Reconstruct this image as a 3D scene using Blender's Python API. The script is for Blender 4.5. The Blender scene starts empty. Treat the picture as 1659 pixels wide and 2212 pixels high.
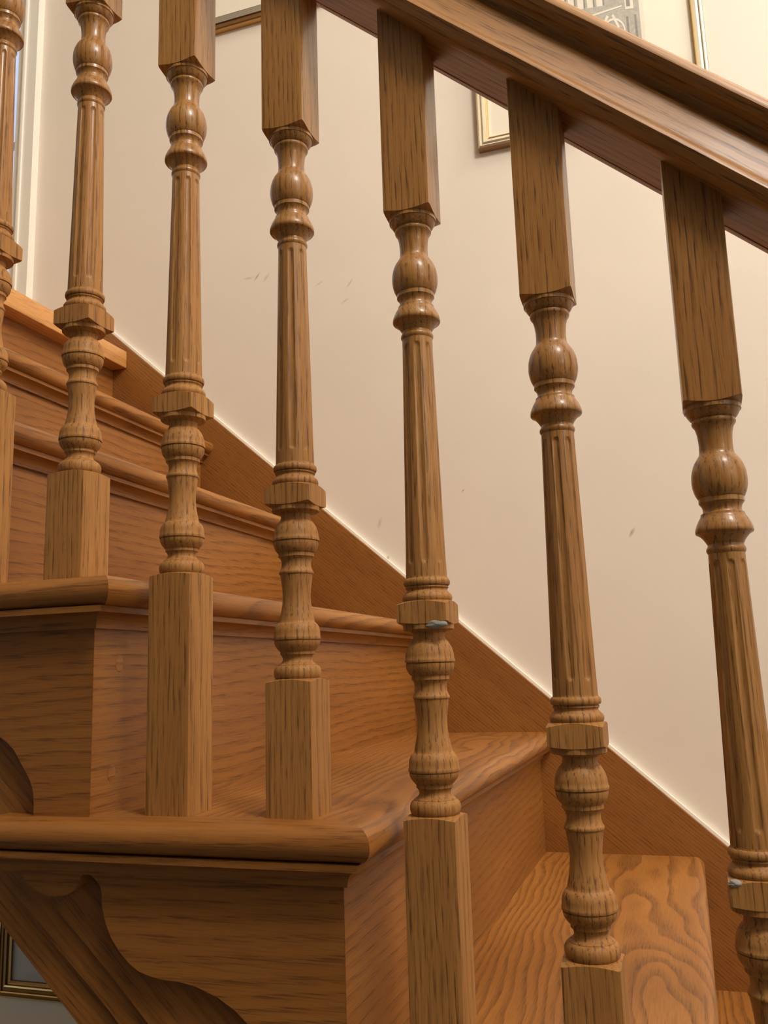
import bpy, bmesh, math, random
from mathutils import Vector, Matrix
random.seed(7)
C = bpy.context.scene
COL = C.collection
EYE = 1.327                       # height of the camera above the hall floor
T = .2025 / .2285                 # pitch of the flight (rise / going)
RISE, GO = .2025, .2285
PI = math.pi

# ------------------------------------------------------------------ materials
def srgb(r, g, b):
    f = lambda c: (c/255/12.92) if c/255 <= .04045 else ((c/255+.055)/1.055)**2.4
    return (f(r), f(g), f(b), 1)

class NT:
    def __init__(s, name):
        s.m = bpy.data.materials.new(name); s.m.use_nodes = True
        s.t = s.m.node_tree; s.t.nodes.clear()
        s.out = s.n('ShaderNodeOutputMaterial'); s.b = s.n('ShaderNodeBsdfPrincipled')
        s.l(s.b.outputs[0], s.out.inputs[0])
    def n(s, k, **kw):
        x = s.t.nodes.new(k)
        for a, v in kw.items(): setattr(x, a, v)
        return x
    def l(s, a, b): s.t.links.new(a, b)
    def inp(s, sock, v):
        if hasattr(v, 'is_linked') or isinstance(v, bpy.types.NodeSocket): s.l(v, sock)
        else: sock.default_value = v
    def math(s, op, a, b=0.0, c=None, clamp=False):
        x = s.n('ShaderNodeMath', operation=op, use_clamp=clamp)
        s.inp(x.inputs[0], a); s.inp(x.inputs[1], b)
        if c is not None: s.inp(x.inputs[2], c)
        return x.outputs[0]
    def vmath(s, op, a, b):
        x = s.n('ShaderNodeVectorMath', operation=op)
        s.inp(x.inputs[0], a); s.inp(x.inputs[1], b)
        return x.outputs[0]
    def noise(s, vec, scale=1.0, detail=2.0, rough=.5, dist=0.0):
        x = s.n('ShaderNodeTexNoise'); s.l(vec, x.inputs['Vector'])
        x.inputs['Scale'].default_value = scale; x.inputs['Detail'].default_value = detail
        x.inputs['Roughness'].default_value = rough; x.inputs['Distortion'].default_value = dist
        return x
    def ramp(s, fac, pts, interp='LINEAR'):
        x = s.n('ShaderNodeValToRGB'); x.color_ramp.interpolation = interp
        e = x.color_ramp.elements
        while len(e) < len(pts): e.new(.5)
        for k, (p, c) in enumerate(pts):
            e[k].position = p; e[k].color = c if len(c) == 4 else (*c, 1)
        s.l(fac, x.inputs[0]); return x.outputs[0]
    def mix(s, fac, a, b, mode='MIX'):
        x = s.n('ShaderNodeMix', data_type='RGBA', blend_type=mode)
        s.inp(x.inputs[0], fac); s.inp(x.inputs[6], a); s.inp(x.inputs[7], b)
        return x.outputs[2]

def oak(name, axis, light, mid, dark, pore, ringf=95, pith=(.05, .012), tilt=.05, rough=.38, warp=.02, poreamt=.8, ringamt=.75, coat=.25, worn=False):
    """Varnished oak: growth rings about an off-centre pith running along the grain axis, open pores, fine fibre."""
    k = NT(name)
    tc = k.n('ShaderNodeTexCoord'); oi = k.n('ShaderNodeObjectInfo')
    v = tc.outputs['Object']
    rot = {'Z': None, 'X': ((0, 1, 0), -PI/2), 'Y': ((1, 0, 0), PI/2), 'S': ((0, 1, 0), -(PI/2+math.atan(T)))}[axis]
    if rot:
        r = k.n('ShaderNodeVectorRotate', rotation_type='AXIS_ANGLE')
        r.inputs['Axis'].default_value = rot[0]; r.inputs['Angle'].default_value = rot[1]
        k.l(v, r.inputs['Vector']); v = r.outputs[0]
    sep = k.n('ShaderNodeSeparateXYZ'); k.l(oi.outputs['Color'], sep.inputs[0]) if False else None
    sc = k.n('ShaderNodeSeparateColor'); k.l(oi.outputs['Color'], sc.inputs[0])
    seed = k.n('ShaderNodeCombineXYZ')
    k.l(k.math('MULTIPLY', sc.outputs[0], 3.7), seed.inputs[0]); k.l(k.math('MULTIPLY', sc.outputs[0], 7.3), seed.inputs[1]); k.l(k.math('MULTIPLY', sc.outputs[0], 19.0), seed.inputs[2])
    vs = k.vmath('ADD', v, seed.outputs[0])
    low = k.noise(k.vmath('MULTIPLY', vs, (9, 9, 2.6)), 1, 2, .5)
    dv = k.vmath('MULTIPLY', k.vmath('SUBTRACT', low.outputs['Color'], (.5, .5, .5)), (warp*2.2, warp*2.2, 0))
    fine = k.noise(k.vmath('MULTIPLY', vs, (60, 60, 9)), 1, 2, .5)
    dv2 = k.vmath('MULTIPLY', k.vmath('SUBTRACT', fine.outputs['Color'], (.5, .5, .5)), (.0035, .0035, 0))
    w = k.vmath('ADD', k.vmath('ADD', v, dv), dv2)
    s2 = k.n('ShaderNodeSeparateXYZ'); k.l(w, s2.inputs[0])
    g = s2.outputs[2]
    pa = k.math('MULTIPLY_ADD', sc.outputs[1], pith[0]*.8, pith[0]*.6)
    a = k.math('ADD', k.math('ADD', s2.outputs[0], k.math('MULTIPLY', g, tilt)), pa)
    b = k.math('ADD', k.math('ADD', s2.outputs[1], k.math('MULTIPLY', g, tilt*.3)), pith[1])
    rr = k.math('SQRT', k.math('ADD', k.math('MULTIPLY', a, a), k.math('MULTIPLY', b, b)))
    ring = k.math('FRACT', k.math('MULTIPLY', rr, ringf))
    # early wood is darker and full of pores
    early = k.ramp(ring, [(0, (1, 1, 1)), (.28, (.55, .55, .55)), (.5, (.08, .08, .08)), (.9, (0, 0, 0)), (1, (.9, .9, .9))])
    pn = k.noise(k.vmath('MULTIPLY', vs, (760, 760, 30)), 1, 2, .6)
    pmask = k.ramp(pn.outputs['Fac'], [(.5, (0, 0, 0)), (.62, (1, 1, 1))])
    pn2 = k.noise(k.vmath('MULTIPLY', vs, (260, 260, 14)), 1, 2, .6)
    pm2 = k.ramp(pn2.outputs['Fac'], [(.56, (0, 0, 0)), (.68, (1, 1, 1))])
    tone = k.noise(k.vmath('MULTIPLY', vs, (14, 14, 2.0)), 1, 3, .55)
    fib = k.noise(k.vmath('MULTIPLY', vs, (330, 330, 7)), 1, 2, .5)
    base = k.mix(k.ramp(tone.outputs['Fac'], [(.3, (0, 0, 0)), (.72, (1, 1, 1))]), mid, light)
    base = k.mix(k.math('MULTIPLY', early, ringamt), base, dark)
    base = k.mix(k.math('MULTIPLY', k.ramp(fib.outputs['Fac'], [(.35, (0, 0, 0)), (.7, (1, 1, 1))]), .3), base, mid)
    pk = k.math('MULTIPLY', pmask, k.math('MULTIPLY_ADD', early, .75, .25))
    pk = k.math('MAXIMUM', pk, k.math('MULTIPLY', pm2, k.math('MULTIPLY_ADD', early, .6, .12)))
    base = k.mix(k.math('MULTIPLY', pk, poreamt), base, pore)
    hs = k.n('ShaderNodeHueSaturation'); k.l(base, hs.inputs['Color'])
    k.l(k.math('MULTIPLY_ADD', sc.outputs[2], .36, .82), hs.inputs['Value'])
    k.l(hs.outputs[0], k.b.inputs['Base Color'])
    rg = k.math('MULTIPLY_ADD', low.outputs['Fac'], .18, rough-.09)
    if worn:                                  # varnish rubbed dull on the lower half of the balusters, still glossy higher up
        so = k.n('ShaderNodeSeparateXYZ'); k.l(tc.outputs['Object'], so.inputs[0])
        dull = k.math('MULTIPLY_ADD', so.outputs[2], -5, -.15, clamp=True)
        rg = k.math('MULTIPLY_ADD', dull, .24, rg)
        k.l(k.math('MULTIPLY_ADD', dull, -coat*.95, coat), k.b.inputs['Coat Weight'])
    k.l(rg, k.b.inputs['Roughness'])
    k.b.inputs['Specular IOR Level'].default_value = .42
    if not worn: k.b.inputs['Coat Weight'].default_value = coat
    k.b.inputs['Coat Roughness'].default_value = .16
    bp = k.n('ShaderNodeBump'); bp.inputs['Strength'].default_value = .22; bp.inputs['Distance'].default_value = .0006
    k.l(k.math('SUBTRACT', 1, pk), bp.inputs['Height']); k.l(bp.outputs[0], k.b.inputs['Normal'])
    return k.m

SPL, SPM, SPD, SPP = srgb(180, 129, 68), srgb(158, 108, 53), srgb(130, 84, 38), srgb(72, 42, 18)
STL, STM, STD, STP = srgb(160, 106, 48), srgb(140, 88, 37), srgb(114, 68, 28), srgb(66, 37, 15)
OAK_Z = oak('oak_baluster', 'Z', SPL, SPM, SPD, SPP, ringf=200, pith=(.06, .03), tilt=.012, warp=.005, poreamt=.85, ringamt=.30, worn=True)
OAK_Y = oak('oak_step', 'Y', srgb(172, 116, 53), srgb(148, 94, 40), srgb(104, 63, 26), STP, ringf=105, pith=(.05, .07), tilt=.06, warp=.034, ringamt=.62, coat=.06, rough=.46, poreamt=.6)
OAK_R = oak('oak_riser', 'Y', STL, STM, STD, STP, ringf=85, pith=(.06, .06), tilt=.05, warp=.022, ringamt=.36, coat=.06, rough=.46, poreamt=.6)
OAK_X = oak('oak_return', 'X', STL, STM, STD, STP, ringf=90, pith=(.06, .05), tilt=.04, warp=.02, ringamt=.36, coat=.06, rough=.44, poreamt=.6)
OAK_S = oak('oak_rail', 'S', SPL, SPM, SPD, SPP, ringf=150, pith=(.06, .05), tilt=.02, warp=.012, ringamt=.4, coat=.08, rough=.46)
OAK_W = oak('oak_string', 'S', STL, STM, STD, STP, ringf=210, pith=(.08, .05), tilt=.02, warp=.012, ringamt=.4, coat=.06, rough=.44, poreamt=.6)
OAK_N = oak('oak_landing', 'Y', srgb(222, 168, 106), srgb(208, 150, 88), srgb(190, 130, 72), srgb(150, 98, 52), ringf=120, pith=(.08, .05), tilt=.02, warp=.015, ringamt=.4)

def paint(name, col, rough=.6, bump=.0004, scale=140, mottle=.05, marks=()):
    k = NT(name); tc = k.n('ShaderNodeTexCoord'); v = tc.outputs['Object']
    n1 = k.noise(v, 3.2, 3, .55); n2 = k.noise(v, scale, 2, .6)
    c2 = tuple(c*(1-mottle*2) for c in col[:3]) + (1,)
    base = k.mix(k.ramp(n1.outputs['Fac'], [(.35, (0, 0, 0)), (.65, (1, 1, 1))]), c2, col)
    for (x, z, ang, ln, wd, amt) in marks:            # scuffs rubbed into the paint
        s = k.vmath('SUBTRACT', v, (x, 0, z))
        r = k.n('ShaderNodeVectorRotate', rotation_type='AXIS_ANGLE'); r.inputs['Axis'].default_value = (0, 1, 0); r.inputs['Angle'].default_value = ang
        k.l(s, r.inputs['Vector'])
        q = k.vmath('MULTIPLY', r.outputs[0], (1/ln, 0, 1/wd))
        ln_ = k.n('ShaderNodeVectorMath', operation='LENGTH'); k.l(q, ln_.inputs[0])
        m = k.math('SUBTRACT', 1, ln_.outputs['Value'], clamp=True)
        m = k.math('MULTIPLY', k.math('MULTIPLY', m, k.noise(v, 400, 2, .6).outputs['Fac']), amt*2, clamp=True)
        base = k.mix(m, base, srgb(120, 84, 60))
    k.l(base, k.b.inputs['Base Color']); k.b.inputs['Roughness'].default_value = rough
    if bump:
        bp = k.n('ShaderNodeBump'); bp.inputs['Strength'].default_value = .25; bp.inputs['Distance'].default_value = bump
        k.l(n2.outputs['Fac'], bp.inputs['Height']); k.l(bp.outputs[0], k.b.inputs['Normal'])
    return k.m

def flat(name, col, rough=.5, metal=0.0, spec=.5, noise=0.0, nscale=60):
    k = NT(name)
    if noise:
        tc = k.n('ShaderNodeTexCoord'); n = k.noise(tc.outputs['Object'], nscale, 3, .6)
        k.l(k.mix(n.outputs['Fac'], tuple(c*(1-noise) for c in col[:3])+(1,), tuple(min(1, c*(1+noise)) for c in col[:3])+(1,)), k.b.inputs['Base Color'])
    else: k.b.inputs['Base Color'].default_value = col
    k.b.inputs['Roughness'].default_value = rough; k.b.inputs['Metallic'].default_value = metal
    k.b.inputs['Specular IOR Level'].default_value = spec
    return k.m

MARKS = [(-.8189, .8616, .9, .013, .003, .6), (-.8392, .862, 0, .016, .004, .3), (-.7966, .8554, .9, .016, .004, .3), (-.6031, .8082, .9, .016, .003, .35),
         (-.6715, .8203, .5, .012, .003, .25), (-.6145, .7707, .5, .014, .003, .3), (-.5371, .2212, 1.3, .006, .004, .6), (-.0727, .2349, 1.0, .012, .004, .6),
         (-.3803, .3409, .8, .006, .002, .5), (-.5522, .2916, 1.3, .014, .005, .3)]
WALL = paint('cream_wall_paint', srgb(238, 227, 215), .55, .0005, 90, .02, [(x, z+EYE, a, l, w, q) for x, z, a, l, w, q in MARKS])
WALLG = paint('wall_paint', srgb(236, 228, 210), .6)
GLOSSW = paint('white_gloss_paint', srgb(240, 236, 228), .3, .0002, 60, .01)
CAULK = flat('white_caulk', srgb(250, 246, 236), .6)
FLOORM = flat('grey_floor_tile', srgb(92, 88, 82), .5, noise=.1, nscale=8)
SILVER = flat('silver_leaf', srgb(226, 214, 190), .32, .75, noise=.12, nscale=90)
GOLD = flat('antique_gold', srgb(200, 158, 96), .34, .8, noise=.15, nscale=120)
GOLDP = flat('pale_gold', srgb(214, 196, 140), .3, .85, noise=.12, nscale=120)
BROWNF = flat('walnut_frame', srgb(110, 70, 40), .4, noise=.2)
GREYF = flat('pewter_frame', srgb(168, 160, 144), .4, .3, noise=.12)
TANF = flat('tan_frame_edge', srgb(150, 112, 70), .4, .3, noise=.15, nscale=80)
MAT = flat('cream_mat_board', srgb(246, 238, 222), .8, noise=.015)
INK1 = flat('etching_grey', srgb(184, 180, 170), .85, noise=.35, nscale=130)
INK2 = flat('etching_pale', srgb(234, 228, 214), .85, noise=.1, nscale=160)
INK3 = flat('etching_dark', srgb(146, 143, 136), .85, noise=.3, nscale=150)
GREYP = flat('grey_print', srgb(186, 190, 196), .7, noise=.06, nscale=200)
PATCH = flat('blue_grey_filler', srgb(150, 146, 138), .6, noise=.1)

def emit(name, col, s):
    k = NT(name); k.b.inputs['Base Color'].default_value = col
    k.b.inputs['Emission Color'].default_value = col; k.b.inputs['Emission Strength'].default_value = s
    k.b.inputs['Roughness'].default_value = .2
    return k.m
def glass(name):
    k = NT(name); tr = k.n('ShaderNodeBsdfTransparent'); gl = k.n('ShaderNodeBsdfGlossy'); gl.inputs['Roughness'].default_value = .02
    fr = k.n('ShaderNodeLayerWeight'); fr.inputs['Blend'].default_value = .5
    mx = k.n('ShaderNodeMixShader'); k.l(k.math('MULTIPLY_ADD', k.math('POWER', fr.outputs['Facing'], 5), .4, .02), mx.inputs[0]); k.l(tr.outputs[0], mx.inputs[1]); k.l(gl.outputs[0], mx.inputs[2])
    k.l(mx.outputs[0], k.out.inputs[0]); return k.m
PICGLASS = glass('picture_glass')
DAYPANE = emit('daylit_pane', srgb(176, 198, 240), .9)

# ------------------------------------------------------------------ mesh helpers
class MB:
    """Collects vertices and faces in world coordinates (z measured from the eye level) and links them as one mesh."""
    def __init__(s): s.v = []; s.f = []; s.mi = []; s.sm = []
    def add(s, vs, fs, mi=0, smooth=True):
        o = len(s.v); s.v += [tuple(p) for p in vs]
        for f in fs: s.f.append(tuple(i+o for i in f)); s.mi.append(mi); s.sm.append(smooth)
        return s
    def box(s, x0, x1, y0, y1, z0, z1, mi=0):
        vs = [(x, y, z) for x in (x0, x1) for y in (y0, y1) for z in (z0, z1)]
        return s.add(vs, [(0, 1, 3, 2), (4, 6, 7, 5), (0, 4, 5, 1), (2, 3, 7, 6), (0, 2, 6, 4), (1, 5, 7, 3)], mi, False)
    def prism_y(s, poly, y0, y1, mi=0):
        """poly: (x, z) outline extruded from y0 to y1"""
        n = len(poly); vs = [(x, y0, z) for x, z in poly] + [(x, y1, z) for x, z in poly]
        fs = [tuple(range(n)), tuple(range(2*n-1, n-1, -1))] + [(i, i+n, (i+1) % n+n, (i+1) % n) for i in range(n)]
        return s.add(vs, fs, mi, True)
    def loft(s, rings, close=True, caps=True, mi=0):
        n = len(rings[0]); vs = [p for r in rings for p in r]; fs = []
        for k in range(len(rings)-1):
            for i in range(n if close else n-1):
                j = (i+1) % n
                fs.append((k*n+i, k*n+j, (k+1)*n+j, (k+1)*n+i))
        if caps: fs += [tuple(range(n-1, -1, -1)), tuple(range((len(rings)-1)*n, len(rings)*n))]
        return s.add(vs, fs, mi, True)
    def build(s, name, mat, parent=None, org=None, sharp=32, bevel=0):
        me = bpy.data.meshes.new(name)
        base = Vector(org if org is not None else (0, 0, -EYE))
        me.from_pydata([tuple(Vector(p)-base) for p in s.v], [], s.f)
        mats = mat if isinstance(mat, (list, tuple)) else [mat]
        for m in mats: me.materials.append(m)
        for p, mi, sm in zip(me.polygons, s.mi, s.sm): p.material_index = mi; p.use_smooth = True
        bm = bmesh.new(); bm.from_mesh(me)
        bmesh.ops.remove_doubles(bm, verts=bm.verts, dist=1e-6)
        bmesh.ops.recalc_face_normals(bm, faces=bm.faces)
        if bevel:
            es = [e for e in bm.edges if len(e.link_faces) == 2 and e.calc_face_angle(0) > math.radians(50)]
            bmesh.ops.bevel(bm, geom=es, offset=bevel, segments=2, affect='EDGES', profile=.5, clamp_overlap=True)
        for e in bm.edges:
            e.smooth = not (len(e.link_faces) != 2 or e.calc_face_angle(0) > math.radians(sharp))
        bm.to_mesh(me); bm.free()
        o = bpy.data.objects.new(name, me); COL.objects.link(o)
        if parent is not None: o.parent = parent; o.color = parent.color
        else: o.location = base + Vector((0, 0, EYE)); o.color = (random.random(), random.random(), .5, 1)
        return o

def thing(name, label, cat, loc, group=None, tone=.5):
    """An Empty at the thing's base; loc has z measured from eye level."""
    o = bpy.data.objects.new(name, None); COL.objects.link(o)
    o.location = (loc[0], loc[1], loc[2]+EYE); o.empty_display_size = .05
    o['label'] = label; o['category'] = cat
    if group: o['group'] = group
    o.color = (random.random(), random.random(), tone, 1)
    return o
def tag(o, label, cat, group=None):
    o['label'] = label; o['category'] = cat
    if group: o['group'] = group
    return o
def struct(o): o['kind'] = 'structure'; return o

# ------------------------------------------------------------------ balusters
H = .0417/2
NA = 16                                   # samples per quarter turn
def square_ring(c=.0012):
    """directions (cos, sin, radius of a square section with eased corners), 4*NA samples with the corners included"""
    out = []
    for i in range(4*NA):
        a = 2*PI*i/(4*NA); ca, sa = math.cos(a), math.sin(a)
        r = H/max(abs(ca), abs(sa))
        # ease the arris
        d = (abs(ca)+abs(sa)); r = min(r, (2*H-c)/d)
        out.append((ca, sa, r))
    return out
SQ = square_ring()
def block(zlo, zhi, lo_turn=None, hi_turn=None, top_cut=None):
    """A square block. A turned end (r_in, k) slopes from the square outline in to radius r_in: corners sit k*(r-H) further in."""
    rings = []
    if lo_turn:
        rin, k = lo_turn
        rings.append([(ca*rin, sa*rin, zlo+k*(rin-H)) for ca, sa, r in SQ])
        rings.append([(ca*r, sa*r, zlo+k*(r-H)) for ca, sa, r in SQ])
    else: rings.append([(ca*r, sa*r, zlo) for ca, sa, r in SQ])
    if hi_turn:
        rin, k = hi_turn
        rings.append([(ca*r, sa*r, zhi-k*(r-H)) for ca, sa, r in SQ])
        rings.append([(ca*rin, sa*rin, zhi-k*(rin-H)) for ca, sa, r in SQ])
    elif top_cut is not None: rings.append([(ca*r, sa*r, top_cut - T*ca*r) for ca, sa, r in SQ])
    else: rings.append([(ca*r, sa*r, zhi) for ca, sa, r in SQ])
    return MB().loft(rings)
def lathe(prof, n=56):
    return MB().loft([[(r*math.cos(2*PI*i/n), r*math.sin(2*PI*i/n), z) for i in range(n)] for r, z in prof])

P1 = [(0.016, 0.0951), (0.02049, 0.0950), (0.02049, 0.0914), (0.0196, 0.0911), (0.0194, 0.0904), (0.0188, 0.0890), (0.0179, 0.0874), (0.01696, 0.08609), (0.0162, 0.0853), (0.0150, 0.0848), (0.0149, 0.0844), (0.01560, 0.0840), (0.01597, 0.0828), (0.0157, 0.0815), (0.01532, 0.08084), (0.0139, 0.07893), (0.0130, 0.0755), (0.01258, 0.07321), (0.0122, 0.0690), (0.01202, 0.06514), (0.01222, 0.06041), (0.01265, 0.05804), (0.01361, 0.05663), (0.01512, 0.05427), (0.01655, 0.0521), (0.01769, 0.04955), (0.0187, 0.0465), (0.01939, 0.04344), (0.0197, 0.0403), (0.0198, 0.03688), (0.01955, 0.0338), (0.01891, 0.0308), (0.0182, 0.0285), (0.01717, 0.02614), (0.01645, 0.0250), (0.0160, 0.0248), (0.01605, 0.0243), (0.01605, 0.0212), (0.0157, 0.0209), (0.01415, 0.01869), (0.0136, 0.01637), (0.0137, 0.01452), (0.0142, 0.0136), (0.0154, 0.0130), (0.01562, 0.01174), (0.0157, 0.0112), (0.01680, 0.00950), (0.01810, 0.0072), (0.01912, 0.0049), (0.02018, 0.00203), (0.02040, 0.0004), (0.02036, -0.0010), (0.0199, -0.0017), (0.0186, -0.0022), (0.0171, -0.0034), (0.0155, -0.0052), (0.0140, -0.0073), (0.01257, -0.00992), (0.01277, -0.0113), (0.01341, -0.01222), (0.0138, -0.0130), (0.01394, -0.01405), (0.0138, -0.0150), (0.0134, -0.01588), (0.01287, -0.01679)]
P2 = [(0.01676, -0.22031), (0.01700, -0.22150), (0.0178, -0.2220), (0.01860, -0.22290), (0.01901, -0.22470), (0.01880, -0.2264), (0.0182, -0.2273), (0.01690, -0.22740), (0.0169, -0.2278), (0.01753, -0.22906), (0.01720, -0.2296), (0.01641, -0.2303), (0.01641, -0.23155), (0.01690, -0.2322), (0.01760, -0.23285), (0.0178, -0.2332), (0.01883, -0.23404), (0.02004, -0.23569), (0.02033, -0.23735), (0.02002, -0.239), (0.0194, -0.2400), (0.0170, -0.2403)]
P3 = [(0.016, -0.2582), (0.02054, -0.2584), (0.02052, -0.26245), (0.02000, -0.26300), (0.01447, -0.26440), (0.01310, -0.26540), (0.01286, -0.26613), (0.01270, -0.26750), (0.01290, -0.26898), (0.0134, -0.2702), (0.01405, -0.27143), (0.0146, -0.2716), (0.01560, -0.27290), (0.01680, -0.27468), (0.01780, -0.2766), (0.01853, -0.27875), (0.0191, -0.2808), (0.01942, -0.2828), (0.0196, -0.28564), (0.0200, -0.28620), (0.02013, -0.28720), (0.02000, -0.28850), (0.0188, -0.2887), (0.0187, -0.28910), (0.01935, -0.28945), (0.01930, -0.2914), (0.01890, -0.2935), (0.01796, -0.29573), (0.0170, -0.2973), (0.01595, -0.29855), (0.01540, -0.2987), (0.01515, -0.29900), (0.01515, -0.30216), (0.01480, -0.3023), (0.01390, -0.30330), (0.01314, -0.30457), (0.01254, -0.30698), (0.01263, -0.31018), (0.01352, -0.31298), (0.0142, -0.3142), (0.0147, -0.31500), (0.0148, -0.31600), (0.0146, -0.3168), (0.0140, -0.31710), (0.01380, -0.3175), (0.01370, -0.3182), (0.01329, -0.32135), (0.01248, -0.3277), (0.0121, -0.3306), (0.01187, -0.33444), (0.01190, -0.3370), (0.01205, -0.34036), (0.0124, -0.3436), (0.01301, -0.34745), (0.01355, -0.3502), (0.01418, -0.35294), (0.0149, -0.3562), (0.01534, -0.35803), (0.0157, -0.3584), (0.01680, -0.35920), (0.0178, -0.3605), (0.01866, -0.36233), (0.01920, -0.3640), (0.01950, -0.36600), (0.01971, -0.36934), (0.0200, -0.37000), (0.02019, -0.3709), (0.02012, -0.3718), (0.01999, -0.37250), (0.0189, -0.3728), (0.0188, -0.3733), (0.01945, -0.37361), (0.01925, -0.3754), (0.01879, -0.37671), (0.0181, -0.3782), (0.01722, -0.37943), (0.0163, -0.3806), (0.01525, -0.38175), (0.0147, -0.3819), (0.0144, -0.3821), (0.0144, -0.3846), (0.0141, -0.3849), (0.0132, -0.38561), (0.0125, -0.38715), (0.0123, -0.38908), (0.0127, -0.3902), (0.01340, -0.3913), (0.01443, -0.39210), (0.0150, -0.3923), (0.01640, -0.3933), (0.0165, -0.3938), (0.01790, -0.39460), (0.0188, -0.3956), (0.01950, -0.39715), (0.01990, -0.3990), (0.01985, -0.40060), (0.01965, -0.40214), (0.0192, -0.4035), (0.01850, -0.40460), (0.0178, -0.4054)]

def fluted_shaft():
    n, z0, z1, r0, r1 = 144, -.01679, -.22031, .01287, .01676
    zs = [z0, -.019, -.0205] + [-.0205 - .0125*(i/9) for i in range(1, 10)] + [-.033-.166*(i/18) for i in range(1, 18)] + [-.199-.0125*(i/9) for i in range(0, 10)] + [-.2145, z1]
    rings = []
    for z in zs:
        f = (z-z0)/(z1-z0); r = r0+(r1-r0)*f; row = []
        for i in range(n):
            a = 2*PI*i/n; d = 0
            half = .0026*(1+.12*f)                                  # half width of a flute
            off = ((a*8/(2*PI)+.5) % 1-.5)*2*PI/8*r
            dz = max(0, (-.0235+half)-0-(-z-.0)) if False else 0
            top, bot = -.0225-half, -.2095+half
            cz = top if z > top else bot if z < bot else z
            q = (off/half)**2+((z-cz)/half)**2
            if q < 1: d = .00135*math.sqrt(1-q)
            row.append(((r-d)*math.cos(a), (r-d)*math.sin(a), z))
        rings.append(row)
    return MB().loft(rings)

BAL = [(-.6518, .6895, .6983), (-.5345, .6895, .6002), (-.4215, .6895, .4969), (-.3101, .6912, .4019), (-.1946, .6915, .2955), (-.0816, .6912, .1994), (.0349, .6902, .0949)]
ZT = {'Z': -.5172, 'A': -.3147, 'B': -.1122, 'C': .0903, 'D': .2928, 'E': .4953}
FOOT = ['C', 'C', 'B', 'B', 'A', 'A', 'Z']
BLAB = ['oak baluster half cut off by the left edge, nearest the window casing',
        'oak baluster second from the left, its square foot behind the higher rounded nosing corner',
        'oak baluster third from the left, left foot of the pair on the middle tread',
        'oak baluster fourth from the left, right foot of the pair on the middle tread',
        'oak baluster fifth from the left, with a blue-grey filler smear under its middle collar',
        'oak baluster sixth from the left, standing in front of the bright bottom-right tread',
        'rightmost oak baluster, its fluted shaft running off the right edge of the photo']
neck_me = shaft_me = cuff_me = coll_me = vase_me = None
for i, (x, y, z) in enumerate(BAL):
    foot = ZT[FOOT[i]]
    t = thing('baluster', BLAB[i], 'baluster', (x, y, foot), 'turned oak balusters under the handrail')
    t.color = (random.random(), random.random(), [.5, .5, .55, .4, .45, .5, .42][i], 1)
    d = z-foot
    org0 = (0, 0, 0)
    def part(name, me_or_mb):
        if isinstance(me_or_mb, MB): o = me_or_mb.build(name, OAK_Z, t, org0)
        else:
            o = me_or_mb.copy(); COL.objects.link(o); o.parent = t; o.color = t.color
        o.location = (0, 0, d); return o
    c = (.4005-(z+T*x))
    part('upper_block', block(.0946, .3, (.0195, .34), None, c))
    if i == 0:
        neck_me = part('turned_neck', lathe(P1)); shaft_me = part('fluted_shaft', fluted_shaft())
        cuff_me = part('turned_cuff', lathe(P2)); coll_me = part('collar_block', block(-.2586, -.2404, (.0150, .24), (.0150, .36)))
        vase_me = part('turned_vase', lathe(P3))
    else:
        part('turned_neck', neck_me); s = part('fluted_shaft', shaft_me); part('turned_cuff', cuff_me); cl = part('collar_block', coll_me); part('turned_vase', vase_me)
        s.rotation_euler.z = [0, .05, -.1, .3, .22, -.02, .12][i]
    part('base_block', block(-(z-foot), -.4054, None, (.0150, .26)))
    if i in (4, 6):
        # a smear of grey filler pressed into the collar
        mb = MB(); rings = []
        if i == 4: cx, cy, cz, rx, rz = .0120, -.0203, -.2594, .0090, .0036
        else: cx, cy, cz, rx, rz = -.0165, -.0206, -.2418, .0045, .0028
        for k, (fr, dd) in enumerate([(1, .0006), (.85, -.0004), (.5, -.0011), (.12, -.0014)]):
            rings.append([(cx+rx*fr*math.cos(2*PI*j/20)*(1+.12*math.sin(3*j)), cy+dd-.0002*math.cos(j), cz+rz*fr*math.sin(2*PI*j/20)) for j in range(20)])
        mb.loft(rings); p = mb.build('filler_patch', PATCH, cl, (0, 0, 0)); p['label'] = 'blue-grey smear of filler'

# ------------------------------------------------------------------ handrail
RP = [(-.034, -.0006), (-.0385, .0025), (-.0425, .0065), (-.0440, .0105), (-.0432, .0145), (-.0405, .0178), (-.0385, .0195), (-.0372, .023), (-.0345, .035), (-.0315, .048), (-.0300, .0545), (-.0283, .0560), (-.0262, .0590), (-.0258, .0630), (-.0275, .0670), (-.0310, .0700), (-.0360, .0720), (-.0400, .0750), (-.0425, .0795), (-.0422, .0840), (-.0400, .0880), (-.0365, .0922), (-.0320, .0955), (-.0265, .0985), (-.0190, .1015), (-.010, .1035)]
prof = [(-.0272, 0)] + [(-.0272, -.0006)] + RP + [(0, .104)]
full = prof + [(-a, b) for a, b in reversed(prof[:-1])]
mb = MB()
rings = []
for x in (-1.25, -.9, -.6, -.3, 0, .3, .62):
    rings.append([(x, .6905+a, .4003+b-T*x) for a, b in full])
mb.loft(rings)
# soft wood rail
o = mb.build('handrail', OAK_S, None, (-.3, .6905, .4003+T*.3), sharp=40)
tag(o, 'moulded oak handrail sloping down to the right above the balusters', 'handrail'); o.color = (.31, .3, .5, 1)

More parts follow.
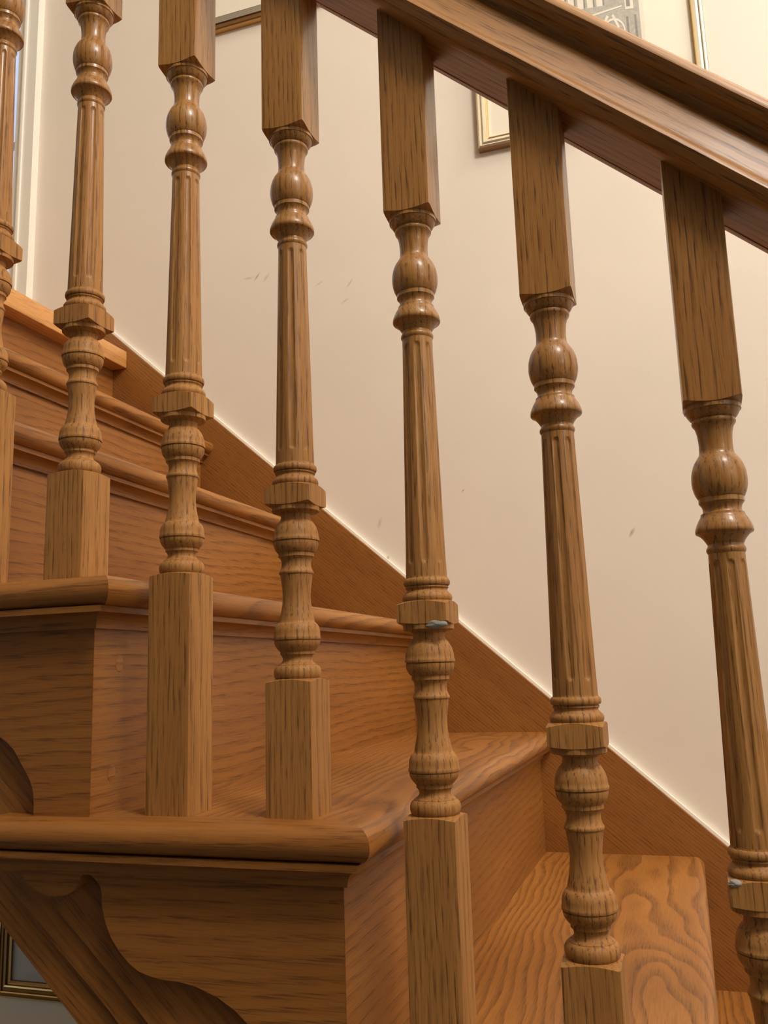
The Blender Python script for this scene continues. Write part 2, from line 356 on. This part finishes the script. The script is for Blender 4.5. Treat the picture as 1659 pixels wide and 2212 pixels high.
# ------------------------------------------------------------------ steps
NTH, MIT, NY = .0262, .04, .632            # tread thickness, mitre width, front of the return nosing
WALLN = 1.615                              # face of the wall string
SX = .6555                                 # outer face of the brackets / riser ends
def bull(n=12):
    """profile of the rounded nosing: (inset from the front, z below the tread top), top to bottom"""
    r = NTH/2; rx = .0155
    pts = [(MIT, 0), (rx+.004, 0)]
    for i in range(n+1):
        a = PI/2-PI*i/n
        pts.append((rx-rx*math.cos(a)**.9 if math.cos(a) > 1e-6 else rx, -r+r*math.sin(a)))
    return pts+[(MIT, -NTH)]
SCOT = [(.000, -.0262), (.0185, -.0262), (.0185, -.0315), (.0165, -.0318), (.0125, -.0328), (.0088, -.0352), (.0062, -.0385), (.0052, -.0425), (.0050, -.0448), (.000, -.0448)]
BR = [(-.5730, -.1385), (-.5660, -.1480), (-.5580, -.1568), (-.5500, -.1655), (-.5420, -.1710), (-.5336, -.1746), (-.5245, -.1768), (-.5142, -.1768), (-.5060, -.1744), (-.5006, -.1709), (-.4962, -.1656), (-.4940, -.1600), (-.4915, -.1575), (-.4885, -.1570), (-.4827, -.1592), (-.4771, -.1633), (-.4738, -.1682), (-.4728, -.1740), (-.4726, -.1812), (-.4705, -.1888), (-.4670, -.1980), (-.4623, -.2066), (-.4550, -.2154), (-.4456, -.2238), (-.4368, -.2292), (-.4270, -.2320), (-.4163, -.2339), (-.4000, -.2344), (-.3854, -.2364), (-.3650, -.2431), (-.3494, -.2516), (-.3396, -.2594), (-.3285, -.2745), (-.3210, -.2850), (-.3170, -.2945), (-.3158, -.3060), (-.3158, -.3147)]
SLAB = {'Z': 'lowest oak step in view, a dark sliver of tread at the bottom right corner',
        'A': 'oak step with the bright swirly-grained tread at bottom right behind the sixth baluster',
        'B': 'oak step in the middle carrying two baluster feet, with a mitred rounded nosing corner',
        'C': 'oak step above the middle one, its nosing corner behind the third baluster foot',
        'D': 'oak step second below the landing, its nosing passing behind the second baluster foot',
        'E': 'topmost oak step, directly under the thick square landing board'}
for idx, nm in enumerate('ZABCDE'):
    i = idx-2; U = -.2285-GO*i; zt = ZT[nm]; R = U-.030; back = R-GO
    t = thing('stair_step', SLAB[nm], 'stair step', (U, SX, zt-NTH), 'oak steps of the flight', tone=[.5, .62, .5, .5, .55, .55][idx])
    org = (U, SX, zt-NTH)
    # tread: bullnosed front, mitred at the open end, housed in the wall string
    pr = bull()
    l, r = [], []
    for d, z in pr: l.append((U-d, NY+d, zt+z)); r.append((U-d, WALLN+.002, zt+z))
    bx = back-.012
    m = MB()
    n = len(pr); vs = l+r; fs = [(k, k+1, n+k+1, n+k) for k in range(n-1)]
    fs += [tuple(range(n)), tuple(range(2*n-1, n-1, -1))]
    m.add(vs, fs)
    m.box(bx, U-MIT, NY+MIT, WALLN+.002, zt-NTH, zt)
    m.build('tread', OAK_Y, t, org)
    # return nosing along the open side
    ue = U-.352
    m = MB(); l, r = [], []
    for d, z in pr: l.append((U-d, NY+d, zt+z)); r.append((ue, NY+d, zt+z))
    m.add(l+r, [(k, k+1, n+k+1, n+k) for k in range(n-1)]+[tuple(range(n)), tuple(range(2*n-1, n-1, -1)), (0, n-1, 2*n-1, n)])
    m.build('return_nosing', OAK_X, t, org)
    # cove moulding under both nosings
    m = MB()
    m.loft([[(R+p, WALLN, zt+z) for p, z in SCOT], [(R+p, SX-p, zt+z) for p, z in SCOT]])
    m.build('front_cove', OAK_R, t, org)
    m = MB()
    m.loft([[(R+p, SX-p, zt+z) for p, z in SCOT], [(ue+.010-p*.8, SX-p, zt+z) for p, z in SCOT]])
    m.build('side_cove', OAK_X, t, org)
    # riser, mitred to the bracket
    zb = zt-RISE
    m = MB(); m.add([(R, SX, zb), (R-.018, SX+.018, zb), (R-.018, WALLN+.002, zb), (R, WALLN+.002, zb), (R, SX, zt-NTH), (R-.018, SX+.018, zt-NTH), (R-.018, WALLN+.002, zt-NTH), (R, WALLN+.002, zt-NTH)],
                    [(0, 1, 2, 3), (7, 6, 5, 4), (0, 3, 7, 4), (3, 2, 6, 7), (2, 1, 5, 6), (1, 0, 4, 5)], 0, False)
    m.build('riser', OAK_R, t, org)
    # shaped bracket on the open side
    du, dz = U+.2285, zt+.1122
    poly = [(a+du, b+dz) for a, b in BR]+[(R-.0003, zb), (R-.0003, zt-NTH), (BR[0][0]+du, zt-NTH)]
    m = MB().prism_y(poly, SX, SX+.0124)
    m.build('bracket', OAK_X, t, org)
    if nm in 'BC':
        for (pu, pz) in [(.037, -.075), (.029, -.170)] if nm == 'C' else []:
            m = MB(); rings = []
            for rad, dn in ((.0062, .0003), (.0062, -.00025), (.0056, -.0004)):
                rings.append([(R-.0001-dn*0+(-dn), SX+pu+rad*.9*math.cos(2*PI*k/24), zt+pz+rad*1.25*math.sin(2*PI*k/24)) for k in range(24)])
            m.loft(rings); p = m.build('wood_plug', OAK_Y, t, org); p['label'] = 'round wooden plug over a screw'

# landing board above the top step
t = thing('landing_board', 'thick square-edged pale oak board edging the landing at top left', 'landing board', (-1.133, SX, .6885), tone=.6)
org = (-1.133, SX, .6885)
MB().box(-1.26, -1.133, SX, WALLN-.0002, .6885, .7290).build('nosing_board', OAK_N, t, org, bevel=.004)
MB().box(-1.188, -1.170, SX, WALLN+.001, .4953, .6885).build('riser', OAK_R, t, org)

# outer string: housed under treads and risers, with two applied bands along its lower edge
t = thing('outer_string', 'dark oak outer string with stepped bands along its sloping lower edge at bottom left', 'stair string', (.70, .66, -1.327), tone=.42)
org = (.70, .66, -1.327)
def cz(c, x): return c-T*x
top = []
for idx, nm in enumerate('EDCBAZ'):
    i = 3-idx; U = -.2285-GO*i; R = U-.030
    top += [(-1.25 if idx == 0 else R-GO-.0185, ZT[nm]-NTH-.001), (R-.0185, ZT[nm]-NTH-.001)]
N1, N2, N3 = SX+.0120, SX+.0165, SX+.0215
def lower(c, wob=0):
    out = []
    for k in range(98):
        x = -1.25+k*.02; z = cz(c, x)+wob*(.6*math.sin(x*23)+.4*math.sin(x*51+1))
        if z > -1.325: out.append((x, z))
    return out
def layer(c, y0, y1, name, wob=0):
    lo = lower(c, wob); xe = lo[-1][0]
    poly = top + [(top[-1][0], cz(-.42, top[-1][0])), (max(xe+.02, .8), cz(-.42, max(xe+.02, .8)))] + list(reversed(lo))
    return MB().prism_y(poly, y0, y1).build(name, OAK_W, t, org)
layer(-.7327, N3, SX+.034, 'string_board')
layer(-.6906, N2, N3, 'lower_band', .0028)
layer(-.6570, N1, N2, 'upper_band', .0016)

# wall string with its sloping capped edge
poly = [(-1.200, .60), (-1.200, cz(-.264, -1.200)), ((-.264+1.327)/T-.0, -1.327), ((-.70+1.327)/T, -1.327), (-1.200, cz(-.70, -1.200))]
o = MB().prism_y(poly, WALLN, WALLN+.0195).build('wall_string', OAK_W, None, (-.3, WALLN, 0), bevel=.0015)
tag(o, 'plain oak wall string running up the cream wall behind the steps', 'stair string'); o.color = (.77, .2, .5, 1)
# white sealant line along the top of the wall string
a, b = -1.200, .62
poly = [(a, cz(-.264, a)), (b, cz(-.264, b)), (b, cz(-.2578, b)), (a, cz(-.2578, a))]
o = struct(MB().prism_y(poly, WALLN+.010, WALLN+.0199).build('trim_1', CAULK))

# ------------------------------------------------------------------ walls, floors, window
YW = 1.635
FZ = -1.327
def wallpanel(mb, x0, x1, z0, z1): mb.box(x0, x1, YW, YW+.12, z0, z1)
mb = MB()
WX0, WX1, WZ0, WZ1 = -2.25, -1.435, .80, 2.05
wallpanel(mb, WX1, 2.6, FZ, 3.0); wallpanel(mb, -3.0, WX0, FZ, 3.0); wallpanel(mb, WX0, WX1, FZ, WZ0); wallpanel(mb, WX0, WX1, WZ1, 3.0)
struct(mb.build('wall_back', WALL))
struct(MB().box(-3.12, -3.0, -1.2, YW+.12, FZ, 3.0).build('wall_left', WALLG))
struct(MB().box(-3.1, 2.7, -2.6, YW+.12, 3.0, 3.1).build('ceiling', WALLG))
struct(MB().box(2.6, 2.7, -2.6, YW+.12, FZ, 3.0).build('wall_right', WALLG))
struct(MB().box(-3.1, 2.6, -2.6, YW+.12, FZ-.1, FZ).build('floor', FLOORM))
struct(MB().box(-3.0, -1.2605, SX+.02, YW-.0005, .50, .7285).build('floor_landing', OAK_N))
# window: casing stands 22 mm proud of the wall, then a bead, a cove and the pane
root = bpy.data.objects.new('window_1', None); COL.objects.link(root); root.location = (-1.84, YW, WZ0+EYE); root['kind'] = 'structure'
root.color = (.5, .5, .5, 1)
org = (-1.84, YW, WZ0)
def frame_sweep(x0, x1, z0, z1, prof, y):
    """prof: (inset from the outer edge, height out of the wall); swept round a rectangle with mitred corners"""
    rings = []
    for (x, z, sx, sz) in ((x0, z0, 1, 1), (x1, z0, -1, 1), (x1, z1, -1, -1), (x0, z1, 1, -1)):
        rings.append([(x+sx*d, y-h, z+sz*d) for d, h in prof])
    return rings
def frame_mb(x0, x1, z0, z1, prof, y, mats=None):
    rings = frame_sweep(x0, x1, z0, z1, prof, y); m = MB(); n = len(prof)
    for k in range(4):
        a, b = rings[k], rings[(k+1) % 4]
        for j in range(n):
            jj = (j+1) % n
            m.add([a[j], b[j], b[jj], a[jj]], [(0, 1, 2, 3)], mats[j] if mats else 0)
    return m
cas = [(0, 0), (0, .022), (.0300, .022), (.0302, .027), (.034, .0285), (.038, .027), (.0385, .021), (.0430, .016), (.0490, .013), (.056, .0125), (.066, .010), (.0665, -.02), (0, -.02)]
frame_mb(WX0-.005, -1.4195, WZ0-.02, WZ1+.02, cas, YW).build('window_casing', GLOSSW, root, org)
MB().box(WX0+.04, -1.475, YW+.004, YW+.010, WZ0+.03, WZ1-.03).build('window_pane', DAYPANE, root, org)
for z in (1.19, 1.335):
    MB().box(WX0+.04, -1.475, YW-.004, YW+.004, z-.009, z+.009).build('glazing_bar', flat('bar_white', srgb(190, 205, 236), .4), root, org)

# ------------------------------------------------------------------ pictures
def picture(label, x0, x1, z0, z1, prof, mats, pm, y, matw=None, mat_m=MAT, group='framed pictures on the stair wall'):
    t = thing('picture_frame', label, 'picture', ((x0+x1)/2, YW, z0), group)
    org = ((x0+x1)/2, YW, z0)
    frame_mb(x0, x1, z0, z1, prof, YW-.0005, pm).build('frame_moulding', mats, t, org, sharp=25)
    w = max(d for d, h in prof)-.003
    MB().box(x0+w, x1-w, YW-.0070, YW-.0040, z0+w, z1-w).build('mat_board', mat_m, t, org)
    MB().box(x0+w, x1-w, YW-.0104, YW-.0090, z0+w, z1-w).build('glass', PICGLASS, t, org)
    return t, org
# frame behind the handrail: silver leaf with a gold edge
p2 = [(0, 0), (0, .013), (.0012, .0165), (.0045, .0190), (.0065, .0185), (.0085, .0160), (.0125, .0175), (.0180, .0160), (.0200, .0125), (.0215, .0135), (.0240, .0125), (.0245, .0040), (.0245, 0)]
m2 = [1, 1, 0, 0, 3, 0, 0, 0, 2, 1, 0, 1, 1]
t, org = picture('silver framed etching with a wide cream mat, partly hidden by the handrail', -.3115, .1370, 1.0400, 1.640, p2, [SILVER, TANF, GOLDP, GREYF], m2, YW)
PX0, PX1, PZ0, PZ1 = -.198, .0225, 1.155, 1.545
yy = YW-.0072
m = MB()
m.box(PX0-.007, PX1+.007, yy-.0002, yy, PZ0-.007, PZ1+.007, 1)
m.box(PX0, PX1, yy-.0004, yy, PZ0, PZ1, 0)
def quad(pts, mi, dy):
    m.add([(x, yy-dy, z) for x, z in pts]+[(x, yy-.0001, z) for x, z in pts], [(0, 1, 2, 3), (7, 6, 5, 4), (0, 4, 5, 1), (1, 5, 6, 2), (2, 6, 7, 3), (3, 7, 4, 0)], mi, False)
for k in range(6):                                    # tall window openings
    x = -.150+k*.0185; quad([(x, 1.310-k*.002), (x+.0115, 1.309-k*.002), (x+.0115, 1.42), (x, 1.42)], 1, .0006)
    quad([(x+.0120, 1.310-k*.002), (x+.0148, 1.309-k*.002), (x+.0148, 1.42), (x+.0120, 1.42)], 2, .0006)
quad([(-.085, 1.2790), (-.010, 1.2865), (-.010, 1.2900), (-.085, 1.2840)], 1, .0008)
quad([(-.190, 1.2650), (-.085, 1.2790), (-.085, 1.2840), (-.190, 1.2710)], 1, .0008)
quad([(-.004, 1.278), (.0120, 1.276), (.0100, 1.42), (-.006, 1.42)], 1, .0008)
quad([(-.001, 1.284), (.0060, 1.283), (.0040, 1.42), (-.002, 1.42)], 2, .0010)
for k in range(9):                                    # pointed arches
    a0, a1 = PI*k/9, PI*(k+1)/9; cx, zz = -.030, 1.232
    quad([(cx+.024*math.cos(a0), zz+.034*math.sin(a0)), (cx+.024*math.cos(a1), zz+.034*math.sin(a1)), (cx+.021*math.cos(a1), zz+.029*math.sin(a1)), (cx+.021*math.cos(a0), zz+.029*math.sin(a0))], 1, .0008)
quad([(-.031, 1.272), (-.020, 1.240), (-.017, 1.244), (-.027, 1.275)], 1, .0009); quad([(-.036, 1.272), (-.050, 1.244), (-.053, 1.248), (-.040, 1.276)], 1, .0009)
for k in range(3): quad([(-.002+k*.0075, 1.16), (.0016+k*.0075, 1.16), (.0010+k*.0075, 1.262), (-.003+k*.0075, 1.262)], 2 if k != 1 else 0, .0007)
m.build('print', [INK1, INK2, INK3], t, org)
# frame at the top left
p1 = [(0, 0), (0, .014), (.0015, .0170), (.0050, .0185), (.0058, .0165), (.0155, .0120), (.0165, .0150), (.0290, .0175), (.0300, .0150), (.0335, .0140), (.0345, .0040), (.0345, 0)]
m1 = [1, 2, 1, 1, 2, 2, 3, 3, 2, 2, 2, 2]
picture('picture with a brown and pewter frame, only its lower edge showing at the top', -1.000, -.640, 1.4890, 1.90, p1, [SILVER, GOLD, BROWNF, GREYF], m1, YW)
# gilt frame under the stairs
p3 = [(0, 0), (0, .010), (.0015, .0125), (.0040, .0130), (.0050, .0105), (.0085, .0120), (.0110, .0145), (.0130, .0135), (.0140, .0110), (.0200, .0135), (.0240, .0190), (.0270, .0180), (.0280, .0140), (.0310, .0140), (.0340, .0110), (.0350, .0040), (.0350, 0)]
m3 = [1, 1, 0, 2, 1, 0, 1, 2, 1, 0, 0, 2, 1, 0, 2, 2, 2]
picture('gilt framed grey picture low on the wall under the stairs at bottom left', -1.424, -.96, -.6415, -.22, p3, [GOLDP, GOLD, BROWNF], m3, YW, mat_m=GREYP)

# ------------------------------------------------------------------ light
def lamp(name, loc, e, size, col, kind='POINT'):
    l = bpy.data.lights.new(name, kind); l.energy = e; l.color = col
    if kind == 'POINT': l.shadow_soft_size = size
    else: l.size = size
    o = bpy.data.objects.new(name, l); COL.objects.link(o); o.location = (loc[0], loc[1], loc[2]+EYE); return o
lamp('stairwell_lamp', (1.1, -.33, 2.28), 152, .26, (1, .925, .84))
lamp('landing_lamp', (1.6, .95, 2.5), 52, .20, (1, .95, .91))
lamp('hall_lamp', (1.9, -.8, 1.0), 12, .10, (1, .925, .84))
lamp('under_stair_fill', (-2.3, 1.0, -.5), 2.6, .25, (.86, .97, 1))  # cool fill lamp added to lift the wall under the stairs, no real source there
W = bpy.data.worlds.new('room_ambience'); C.world = W; W.use_nodes = True
bg = W.node_tree.nodes['Background']; bg.inputs[0].default_value = (.95, 1, .95, 1); bg.inputs[1].default_value = .035

# ------------------------------------------------------------------ camera
cam = bpy.data.cameras.new('camera'); co = bpy.data.objects.new('camera', cam); COL.objects.link(co)
r = Matrix(((0.9469595222042894, 0.08559535318113799, 0.3097436017425061), (0.31991341461212697, -0.15997297861296594, -0.9338436985196745), (-0.030382074613714723, 0.9834033158513814, -0.1788710371040401)))
co.matrix_world = Matrix.Translation((0, 0, EYE)) @ r.to_4x4()
cam.sensor_fit = 'VERTICAL'; cam.sensor_height = 36; cam.lens = 1906.0/2212*36
cam.clip_start = .02
C.camera = co
C.view_settings.view_transform = 'Standard'; C.view_settings.look = 'None'; C.view_settings.gamma = 1; C.view_settings.exposure = 0
C.view_settings.use_curve_mapping = False
C.cycles.max_bounces = 8; C.cycles.diffuse_bounces = 4; C.cycles.glossy_bounces = 3; C.cycles.transmission_bounces = 2
C.cycles.sample_clamp_indirect = 6
